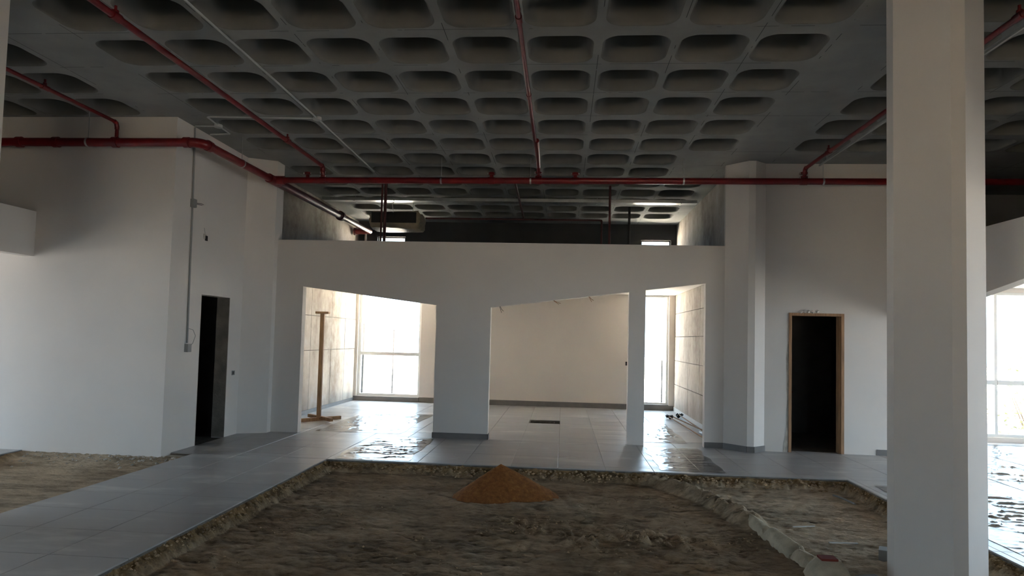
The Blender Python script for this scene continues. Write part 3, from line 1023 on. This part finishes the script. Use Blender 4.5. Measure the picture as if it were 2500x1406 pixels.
def arc(c, r, a0, a1, plane, n=8):
    pts = []
    for i in range(n + 1):
        a = math.radians(a0 + (a1 - a0) * i / n)
        u, v_ = math.cos(a) * r, math.sin(a) * r
        pts.append((c[0] + u, c[1] + v_, c[2]) if plane == 'xy' else ((c[0] + u, c[1], c[2] + v_) if plane == 'xz' else (c[0], c[1] + u, c[2] + v_)))
    return pts


main = thing('sprinkler_main_pipe', 'thick red sprinkler main running along the left walls and across the hall', 'pipe', (-4.6, 10.15, 3.97))
XD = -4.60


def zdepth(y):
    return 3.965 + (y - 8.05) * 0.008


def zcross(x):
    return 3.985 + (x + 4.6) * 0.0048


MB().tube([(XL + 0.1, 8.05, PZ0), (XD - 0.14, 8.05, PZ0)], 0.054, 18).build('pipe_run', M['red'], main, smooth=True, auto=40)
MB().tube(arc((XD - 0.14, 8.19, PZ0), 0.14, -90, 0, 'xy'), 0.060, 18).build('elbow', M['red'], main, smooth=True, auto=40)
MB().tube([(XD, 8.19, zdepth(8.19)), (XD, 10.02, zdepth(10.02))], 0.054, 18).build('pipe_run', M['red'], main, smooth=True, auto=40)
MB().tube([(XD, 9.98, zdepth(9.98)), (XD, 10.34, zdepth(10.34))], 0.072, 18).tube([(XD, PYC_, zcross(XD)), (XD + 0.18, PYC_, zcross(XD))], 0.066, 18).build('tee', M['red'], main, smooth=True, auto=40)
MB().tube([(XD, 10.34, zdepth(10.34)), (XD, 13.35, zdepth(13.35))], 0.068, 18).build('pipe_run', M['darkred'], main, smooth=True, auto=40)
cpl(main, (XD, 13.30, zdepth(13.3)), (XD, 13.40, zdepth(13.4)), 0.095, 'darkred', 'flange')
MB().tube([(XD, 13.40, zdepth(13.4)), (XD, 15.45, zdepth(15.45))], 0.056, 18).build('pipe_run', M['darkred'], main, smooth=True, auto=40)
MB().tube([(XD, 15.42, zdepth(15.4)), (XD - 0.12, 15.5, zdepth(15.4)), (-4.98, 15.5, zdepth(15.4))], 0.062, 18).build('bend', M['red'], main, smooth=True, auto=40)
cpl(main, (-5.0, 15.5, zdepth(15.4)), (-4.96, 15.5, zdepth(15.4)), 0.09, 'darkred', 'flange')
MB().tube([(XD + 0.1, PYC_, zcross(XD)), (5.05, PYC_, zcross(5.05)), (9.8, PYC_, zcross(9.8))], 0.048, 18).build('pipe_run', M['red'], main, smooth=True, auto=40)
for x in (-7.05, -6.55, -4.80, -5.75):
    cpl(main, (x - 0.035, 8.05, PZ0), (x + 0.035, 8.05, PZ0), 0.068)
cpl(main, (XD, 8.17, PZ0), (XD, 8.25, PZ0), 0.070)
for x in (-3.8, -1.15, -0.43, 0.13, 3.5):
    cpl(main, (x - 0.05, PYC_, zcross(x)), (x + 0.05, PYC_, zcross(x)), 0.055)
for x in (-4.05, -1.15, 0.13):
    st = MB().tube([(x, PYC_, zcross(x)), (x, PYC_, zcross(x) + 0.12)], 0.03, 12).tube([(x, PYC_, zcross(x) + 0.085), (x, PYC_, zcross(x) + 0.125)], 0.048, 12).build('outlet_stub', M['red'], main, smooth=True, auto=40)
    for s in (-1, 1):
        MB().tube([(x + s * 0.055, PYC_ - .02, zcross(x) + 0.095), (x + s * 0.055, PYC_ - .02, zcross(x) + 0.115)], 0.008, 6).build('bolt', M['bolt'], st)
# hangers: ring and threaded rod to the slab
for (x, y, z, ax) in ((-6.12, 8.05, PZ0, 'x'), (-4.60, 9.1, zdepth(9.1), 'y'), (-1.93, PYC_, zcross(-1.9), 'x'), (-0.55, PYC_, zcross(-.5), 'x'), (1.75, PYC_, zcross(1.75), 'x'), (3.78, PYC_, zcross(3.8), 'x')):
    r = 0.060 if ax == 'y' or x < -5 else 0.054
    if ax == 'x':
        ring = MB().tube([(x - 0.012, y, z), (x + 0.012, y, z)], r, 18, cap=True)
    else:
        ring = MB().tube([(x, y - 0.012, z), (x, y + 0.012, z)], r, 18, cap=True)
    ring.tube([(x, y, z + r), (x, y, ZC)], 0.0045, 6)
    ring.build('hanger', M['galv'], main, smooth=True, auto=40)


def branch(label, x, xr, y_start, y_end, z, r, parentheight, heads, ry, wavy=0.0, cy=None):
    root = thing('sprinkler_branch_pipe', label, 'pipe', (xr, ry, parentheight), group='red sprinkler branch pipes under the slab')
    MB().tube([(x, y_start, z), ((x + xr) / 2 + wavy, (y_start + y_end) / 2, z), (xr, y_end - 0.06, z)], r, 14).build('pipe_run', M['red'], root, smooth=True, auto=40)
    MB().tube([(xr, y_end - 0.06, z), (xr, y_end - 0.02, z - 0.012), (xr, y_end, z - 0.055), (xr, y_end, z - 0.09)], r * 1.25, 14).build('elbow', M['red'], root, smooth=True, auto=40)
    MB().tube([(xr, y_end, z - 0.06), (xr, ry, parentheight + 0.03)], r, 14).build('riser', M['red'], root, smooth=True, auto=40)
    for (hy, up) in heads:
        t = (hy - y_start) / (y_end - y_start)
        hx = x + (xr - x) * t
        MB().tube([(hx, hy, z), (hx, hy, z + 0.05), (hx, hy, z + 0.055), (hx, hy, z + 0.09)], [r * .9, r * .9, 0.012, 0.012], 10).tube([(hx, hy - 0.05, z), (hx, hy + 0.05, z)], r * 1.3, 14).build('sprinkler_head', M['red'], root, smooth=True, auto=40)
    return root


def flange_stack(root, x, y, z, r):
    for dz in (0.03, 0.09):
        f = MB().tube([(x, y, z + dz), (x, y, z + dz + 0.02)], r, 14).build('flange', M['red'], root, smooth=True, auto=40)
        for s in (-1, 1):
            MB().tube([(x + s * r * .9, y - .02, z + dz - 0.008), (x + s * r * .9, y - .02, z + dz + 0.028)], 0.008, 6).build('bolt', M['bolt'], f)


b1 = branch('red branch pipe at the far left dropping to the main on the white wall', -5.80, -5.74, YB + .2, 8.05, 4.22, 0.022, PZ0 + 0.03, ((6.85, 1),), 8.05)
b2 = branch('red branch pipe at upper left ending near the splayed pier', -3.76, -3.80, YB + .2, 10.12, 4.20, 0.030, zcross(-3.8), ((5.22, 1), (8.75, 1)), PYC_)
flange_stack(b2, -3.80, PYC_, zcross(-3.8) + 0.02, 0.045)
b3 = branch('slender red branch pipe above the middle of the hall', -0.38, -0.43, YB + .2, 10.10, 4.20, 0.022, zcross(-.43), ((5.35, 1), (7.1, 1)), PYC_)
flange_stack(b3, -0.43, PYC_, zcross(-.43) + 0.02, 0.055)
MB().tube([(-0.40, 8.72, 4.20), (-0.43, 10.05, 4.20)], 0.030, 14).build('sleeve', M['red'], b3, smooth=True, auto=40)
b4 = branch('red branch pipe at the right passing behind the thick column', 3.46, 3.50, YB + .2, 10.10, 4.20, 0.026, zcross(3.5), ((5.40, 1), (9.2, 1)), PYC_)
flange_stack(b4, 3.50, PYC_, zcross(3.5) + 0.02, 0.06)

# pipes in the void above the dropped ceiling
def single(mb, name, mat, label, cat, group=None, smooth=True):
    return tag(mb.build(name, M[mat], smooth=smooth, auto=40), label, cat, group)


DZ = 2.79
G = 'dark red drop pipes above the dropped ceiling'
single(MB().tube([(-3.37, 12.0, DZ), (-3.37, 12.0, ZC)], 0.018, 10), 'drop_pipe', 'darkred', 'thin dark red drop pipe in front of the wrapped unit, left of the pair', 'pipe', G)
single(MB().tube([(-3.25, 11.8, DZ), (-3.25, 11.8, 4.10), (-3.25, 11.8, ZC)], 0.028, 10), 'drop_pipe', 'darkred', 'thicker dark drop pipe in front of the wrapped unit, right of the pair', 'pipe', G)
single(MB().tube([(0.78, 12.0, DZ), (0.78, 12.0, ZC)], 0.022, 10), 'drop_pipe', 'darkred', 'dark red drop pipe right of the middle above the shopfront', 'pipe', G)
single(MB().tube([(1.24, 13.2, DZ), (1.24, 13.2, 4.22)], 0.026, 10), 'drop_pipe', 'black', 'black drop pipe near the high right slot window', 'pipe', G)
bpz = thing('cross_pipe', 'thin dark pipe crossing high in front of the dark back wall and turning down', 'pipe', (0.78, 14.6, DZ))
MB().tube([(-3.1, 14.6, 4.20), (0.74, 14.6, 4.20)], 0.022, 10).build('pipe_run', M['darkred'], bpz, smooth=True, auto=40)
MB().tube([(0.74, 14.6, 4.20), (0.772, 14.6, 4.19), (0.78, 14.6, 4.16)], 0.026, 10).build('elbow', M['darkred'], bpz, smooth=True, auto=40)
MB().tube([(0.78, 14.6, 4.16), (0.78, 14.6, DZ)], 0.022, 10).build('drop', M['darkred'], bpz, smooth=True, auto=40)
single(MB().tube([(-0.85, 10.9, 4.18), (-0.92, 14.58, 4.225)], 0.02, 10), 'void_branch_pipe', 'darkred', 'dark red pipe running back under the slab behind the cross main', 'pipe')
single(MB().tube([(-4.62, 15.2, DZ), (-4.62, 15.2, 3.93)], 0.022, 10), 'lagged_drop_pipe', 'paint', 'white lagged drop pipe at the end of the main', 'pipe')
# galvanised tray under the slab
tr = thing('cable_tray', 'long galvanised tray crossing under the slab above the shopfront', 'cable tray', (-1.2, 13.0, 4.26))
MB().box(-4.85, 2.50, 12.95, 13.13, 4.255, 4.260).build('tray_base', M['galv'], tr)
MB().box(-4.85, 2.50, 12.945, 12.95, 4.255, 4.315).build('tray_side', M['galv'], tr)
MB().box(-4.85, 2.50, 13.13, 13.135, 4.255, 4.315).build('tray_side', M['galv'], tr)
for x in (-4.2, -2.6, -1.0, 0.6, 2.2):
    MB().box(x - 0.01, x + 0.01, 12.95, 13.13, 4.245, 4.255).tube([(x, 13.04, 4.25), (x, 13.04, ZC)], 0.005, 6).build('tray_hanger', M['galv'], tr)

# packed air handling unit hanging in the void
ac = thing('wrapped_air_unit', 'hanging air conditioning unit still wrapped in plastic film', 'air conditioner', (-3.4, 13.3, 3.70))
mb = MB()
n, nz_ = 40, 9
for iz in range(nz_):
    t = iz / (nz_ - 1)
    z = 3.73 + 0.33 * t
    sq = 1 - 0.10 * abs(2 * t - 1) ** 3
    for k in range(n):
        a = 2 * math.pi * k / n
        q = max(abs(math.cos(a)), abs(math.sin(a))) ** 0.85
        w = 1 + 0.07 * noise.noise(Vector((math.cos(a) * 6, math.sin(a) * 6, z * 18)))
        mb.v.append((-3.40 + math.cos(a) / q * 0.54 * sq * w, 13.35 + math.sin(a) / q * 0.30 * sq * w, z + 0.03 * noise.noise(Vector((math.cos(a) * 5, math.sin(a) * 5, z * 3)))))
for iz in range(nz_ - 1):
    for k in range(n):
        mb.f.append((iz * n + k, iz * n + (k + 1) % n, (iz + 1) * n + (k + 1) % n, (iz + 1) * n + k))
mb.f.append(tuple(reversed(range(n))))
mb.f.append(tuple((nz_ - 1) * n + k for k in range(n)))
mb.build('film_wrapping', M['foil'], ac, smooth=True, auto=60)
MB().box(-3.86, -2.96, 13.02, 13.055, 3.83, 4.04).build('grille_panel', M['black'], ac)
for x in (-3.75, -3.1):
    MB().tube([(x, 13.35, 4.0), (x, 13.35, ZC)], 0.005, 6).build('hanger_rod', M['galv'], ac)
MB().tube([(-3.42, 13.02, 4.03), (-3.42, 12.93, 4.20), (-3.38, 12.93, 4.23), (-3.40, 12.93, 4.26)], 0.008, 6).build('white_strap', M['film_white'], ac)

# ------------------------------------------------------------------ conduits and boxes
cd = thing('ceiling_conduit', 'pale conduit run across the slab with two round junction boxes', 'conduit', (-3.2, 8.26, 4.34))
MB().tube([(-3.22, YB + .2, 4.345), (-3.20, 8.22, 4.345)], 0.011, 8).build('conduit_run', M['conduit'], cd, smooth=True, auto=40)
MB().tube([(-3.20, 8.30, 4.345), (-3.24, 11.0, 4.345)], 0.011, 8).build('conduit_run', M['conduit'], cd, smooth=True, auto=40)
MB().tube([(-3.24, 8.26, 4.345), (-4.60, 8.20, 4.345), (-4.64, 8.22, 4.345), (-4.67, 8.52, 4.345)], 0.011, 8).build('conduit_run', M['conduit'], cd, smooth=True, auto=40)
MB().tube([(-4.72, 8.58, 4.345), (-5.0, 8.57, 4.345)], 0.011, 8).build('conduit_run', M['conduit'], cd, smooth=True, auto=40)
MB().tube([(-4.68, 8.62, 4.345), (-4.70, 8.92, 4.345), (-5.0, 8.95, 4.345)], 0.011, 8).build('conduit_run', M['conduit'], cd, smooth=True, auto=40)
MB().tube([(-3.20, 8.26, 4.322), (-3.20, 8.26, 4.36)], 0.052, 16).build('junction_box', M['conduit'], cd, smooth=True, auto=40)
MB().tube([(-4.68, 8.57, 4.322), (-4.68, 8.57, 4.36)], 0.052, 16).build('junction_box', M['conduit'], cd, smooth=True, auto=40)

wc = thing('wall_conduit', 'grey conduit dropping down the left side wall to two boxes', 'conduit', (-5.05, 8.69, 1.3))
MB().tube([(-5.045, 8.64, 4.345), (-5.045, 8.67, 3.36)], 0.012, 8).build('conduit_run', M['greybox'], wc, smooth=True, auto=40)
MB().tube([(-5.045, 8.67, 3.27), (-5.045, 8.70, 1.42)], 0.012, 8).build('conduit_run', M['greybox'], wc, smooth=True, auto=40)
MB().box(-5.06, -5.01, 8.635, 8.715, 3.26, 3.37).build('switch_box', M['greybox'], wc)
MB().box(-5.06, -5.01, 8.66, 8.75, 1.30, 1.41).build('switch_box', M['greybox'], wc)
MB().tube([(-5.0, 8.70, 3.32), (-4.97, 8.76, 3.325), (-4.96, 8.80, 3.32), (-4.97, 8.76, 3.305), (-5.0, 8.70, 3.305)], 0.004, 6).build('wire_loop', M['black'], wc)
MB().tube([(-5.04, 8.69, 1.62), (-5.0, 8.75, 1.60), (-4.98, 8.78, 1.52), (-5.0, 8.76, 1.42), (-5.02, 8.73, 1.38)], 0.004, 6).build('wire_loop', M['greybox'], wc)

rc = thing('strip_conduit', 'pale channel strip under the slab beside the right branch pipe', 'conduit', (3.68, 10.05, 4.25))
MB().bar((3.70, YB + .3, 4.245), (3.70, 10.08, 4.245), 0.018, 0.02).build('channel', M['conduit'], rc)
for y in (5.0, 7.4, 9.8):
    MB().tube([(3.70, y, 4.25), (3.70, y, ZC)], 0.005, 6).build('hanger_rod', M['galv'], rc)

rs = thing('recessed_box', 'broken plaster hole with a small box high above the left door opening', 'wall box', (-5.05, 9.04, 2.9))
MB().box(-5.062, -5.052, 9.0, 9.07, 2.88, 2.95).build('hole_rim', M['rawplaster'], rs)
MB().box(-5.058, -5.048, 9.045, 9.10, 2.86, 2.93).build('box', M['black'], rs)
MB().tube([(-5.05, 9.03, 2.95), (-5.045, 8.99, 3.03)], 0.003, 6).build('wire', M['greybox'], rs)
so = thing('wall_socket_box', 'small dark socket box low on the wall right of the left door opening', 'socket', (-5.05, 10.03, 0.95))
MB().box(-5.062, -5.05, 9.99, 10.07, 0.92, 0.99).build('frame', M['greybox'], so)
MB().box(-5.056, -5.047, 10.0, 10.045, 0.93, 0.98).build('recess', M['black'], so)
tag(MB().box(1.47, 1.51, YF - 0.008, YF, 1.02, 1.11).build('socket_box', M['black']), 'dark socket box on the back wall beside the narrow pier', 'socket')

# loose wires over the middle opening
for x, dx, l_, lab in ((-1.02, 0.04, 0.10, 'left'), (-0.18, 0.10, 0.06, 'middle'), (0.38, 0.05, 0.08, 'right')):
    z0 = 2.075 + (x + 1.15) * (2.359 - 2.075) / 2.16
    wmb = MB()
    for k in range(2):
        wmb.tube([(x + k * .012, 10.6, z0 + 0.01), (x + dx * .5 + k * .015, 10.57, z0 - l_ * .4), (x + dx + k * .03, 10.55, z0 - l_ * (1 - .25 * k))], 0.004, 6)
    tag(wmb.build('loose_wire', M['wood' if lab != 'left' else 'black']), '%s of the loose wire ends hanging from the sloping head of the middle opening' % ('leftmost' if lab == 'left' else 'middle' if lab == 'middle' else 'rightmost'), 'wire', 'loose wire ends')

# ------------------------------------------------------------------ wooden prop
pr = thing('wooden_prop', 'wooden T shaped prop standing on a crossed plank foot', 'prop', (-4.42, 12.05, 0))
MB().bar((-4.42, 12.05, 0.06), (-4.42, 12.05, 1.955), 0.07, 0.05, up=(0, 1, 0)).build('post', M['wood'], pr)
MB().box(-4.54, -4.30, 12.0, 12.10, 1.955, 1.995).build('head_board', M['wood'], pr)
MB().bar((-4.66, 11.80, 0.03), (-4.14, 12.42, 0.03), 0.06, 0.06).build('foot_plank', M['wood'], pr)
MB().bar((-4.72, 12.36, 0.055), (-4.10, 11.82, 0.055), 0.06, 0.06).build('foot_plank', M['wood'], pr)

# ------------------------------------------------------------------ poles on the floor of the middle unit
def roller(p, q, head, label, w):
    root = thing('long_pole', label, 'pole', (p[0], p[1], 0), group='long poles lying by the right concrete wall')
    MB().tube([p, q], 0.012, 8).build('shaft', M['wood'], root, smooth=True, auto=40)
    hd = MB()
    pp = Vector(p)
    for k in range(4):
        chunk(hd, (pp.x + random.uniform(-w, w), pp.y + random.uniform(-.06, .06), 0.05 + random.uniform(-.02, .03)), 0.05)
    hd.build('head', M['black'], root)


roller((2.22, 14.25, 0.05), (2.36, 11.10, 0.03), 1, 'long pole with a black head, nearer the middle of the floor', 0.07)
roller((2.47, 14.5, 0.07), (2.50, 12.0, 0.04), 1, 'long pole with a black head, close against the concrete wall', 0.05)
tag(MB().tube([(2.27, 14.0, 0.075), (2.54, 11.9, 0.05)], 0.012, 8).build('long_pole', M['wood'], smooth=True, auto=40), 'bare pole lying across the two black headed poles', 'pole', 'long poles lying by the right concrete wall')
jk = thing('rod_end', 'short bright rod with a black end beside the poles', 'rod', (2.44, 11.7, 0.05))
MB().tube([(2.42, 12.1, 0.03), (2.45, 11.8, 0.03)], 0.014, 8).build('rod', M['galv'], jk, smooth=True)
MB().tube([(2.45, 11.8, 0.035), (2.47, 11.62, 0.035)], 0.03, 10).build('grip', M['black'], jk, smooth=True)

# ------------------------------------------------------------------ protection film on the tiles
def film(x0, x1, y0, y1, nx, ny, amp, seed, label, sx=2.2, sy=9.0):
    mb = MB()
    for iy in range(ny + 1):
        for ix in range(nx + 1):
            u, v_ = ix / nx, iy / ny
            x = x0 + (x1 - x0) * u + 0.05 * noise.noise(Vector((v_ * 5, seed, 0)))
            y = y0 + (y1 - y0) * v_ + 0.04 * noise.noise(Vector((u * 5, seed, 3)))
            h = 0.55 * abs(noise.fractal(Vector((x * sx * .6, y * sy * .5, seed)), 0.9, 2.1, 2))
            for q_, s_ in ((1.0, 0.0), (1.9, 7.3)):
                n_ = noise.noise(Vector((x * sx * q_ + 0.6 * noise.noise(Vector((x * 3, y * 3, seed))), y * sy * q_ * .7, seed + s_)))
                h += max(0, 1 - abs(n_) * 9) ** 1.5 / q_
            edge = min(u, 1 - u, v_, 1 - v_)
            mb.v.append((x, y, 0.003 + amp * (0.15 + 0.85 * min(1, edge * 8)) * h))
    for iy in range(ny):
        for ix in range(nx):
            a = iy * (nx + 1) + ix
            mb.f.append((a, a + 1, a + nx + 2, a + nx + 1))
    o = mb.build('protection_film', M['film'], smooth=True)
    if o.data.polygons[0].normal.z < 0:
        o.data.flip_normals()
    return tag(o, label, 'plastic film', 'crumpled protection films on the tiles')


film(-2.92, -1.95, 8.50, 10.40, 60, 110, 0.012, 1.3, 'crumpled clear film on the tiles in front of the left opening')
film(-4.0, -2.6, 10.8, 13.6, 60, 90, 0.012, 4.7, 'crumpled clear film on the tiles inside the left opening')
film(1.25, 2.05, 8.56, 10.4, 40, 90, 0.007, 7.9, 'clear film on the tiles in front of the narrow right opening')
film(1.3, 2.0, 10.9, 13.5, 40, 90, 0.012, 2.2, 'crumpled clear film on the tiles inside the narrow right opening')
film(3.62, 6.40, 4.8, 8.2, 110, 150, 0.018, 9.4, 'wide crumpled clear film on the floor right of the thick column', sx=2.0, sy=7.0)
film(5.30, 6.40, 8.25, 12.0, 60, 150, 0.018, 3.3, 'strip of crumpled clear film along the right return wall', sx=2.0, sy=7.0)
film(6.45, 8.8, 7.0, 12.1, 80, 170, 0.018, 5.1, 'crumpled clear film on the floor below the far right window', sx=2.0, sy=7.0)

# ------------------------------------------------------------------ small litter
def litter(mb, mat, name, label, cat):
    return tag(mb.build(name, M[mat]), label, cat)


zg = -0.125
litter(MB().bar((2.35, 6.15, zg + 0.012), (2.60, 6.17, zg + 0.012), 0.025, 0.008), 'paper', 'scrap_strip', 'pale strip of scrap on the earth beside the thick column', 'scrap')
litter(MB().bar((2.20, 6.62, zg + 0.012), (2.42, 6.68, zg + 0.012), 0.015, 0.008), 'paper', 'scrap_strip', 'thin pale scrap farther back on the pale earth', 'scrap')
litter(MB().tube([(3.12, 8.05, zg + .02), (3.17, 7.95, zg + .015), (3.2, 7.75, zg + .012), (3.21, 7.68, zg + .012)], 0.012, 8), 'greybox', 'bent_rod', 'short bent rod on the earth by the far right corner of the bed', 'rod')
litter(MB().tube([(2.2, 5.25, -0.11), (2.3, 5.18, -0.07), (2.42, 5.02, -0.10), (2.5, 4.9, -0.12)], 0.018, 8), 'greybox', 'hose_end', 'pale hose end emerging right of the clay lid', 'hose')
litter(MB().prism([(2.60, 5.78), (2.72, 5.74), (2.74, 5.86), (2.66, 5.90)], -0.14, -0.05), 'greybox', 'stone_block', 'dark grey stone at the foot of the thick column', 'stone')
print('tiles', n_tiles, 'coffers', len(cells))
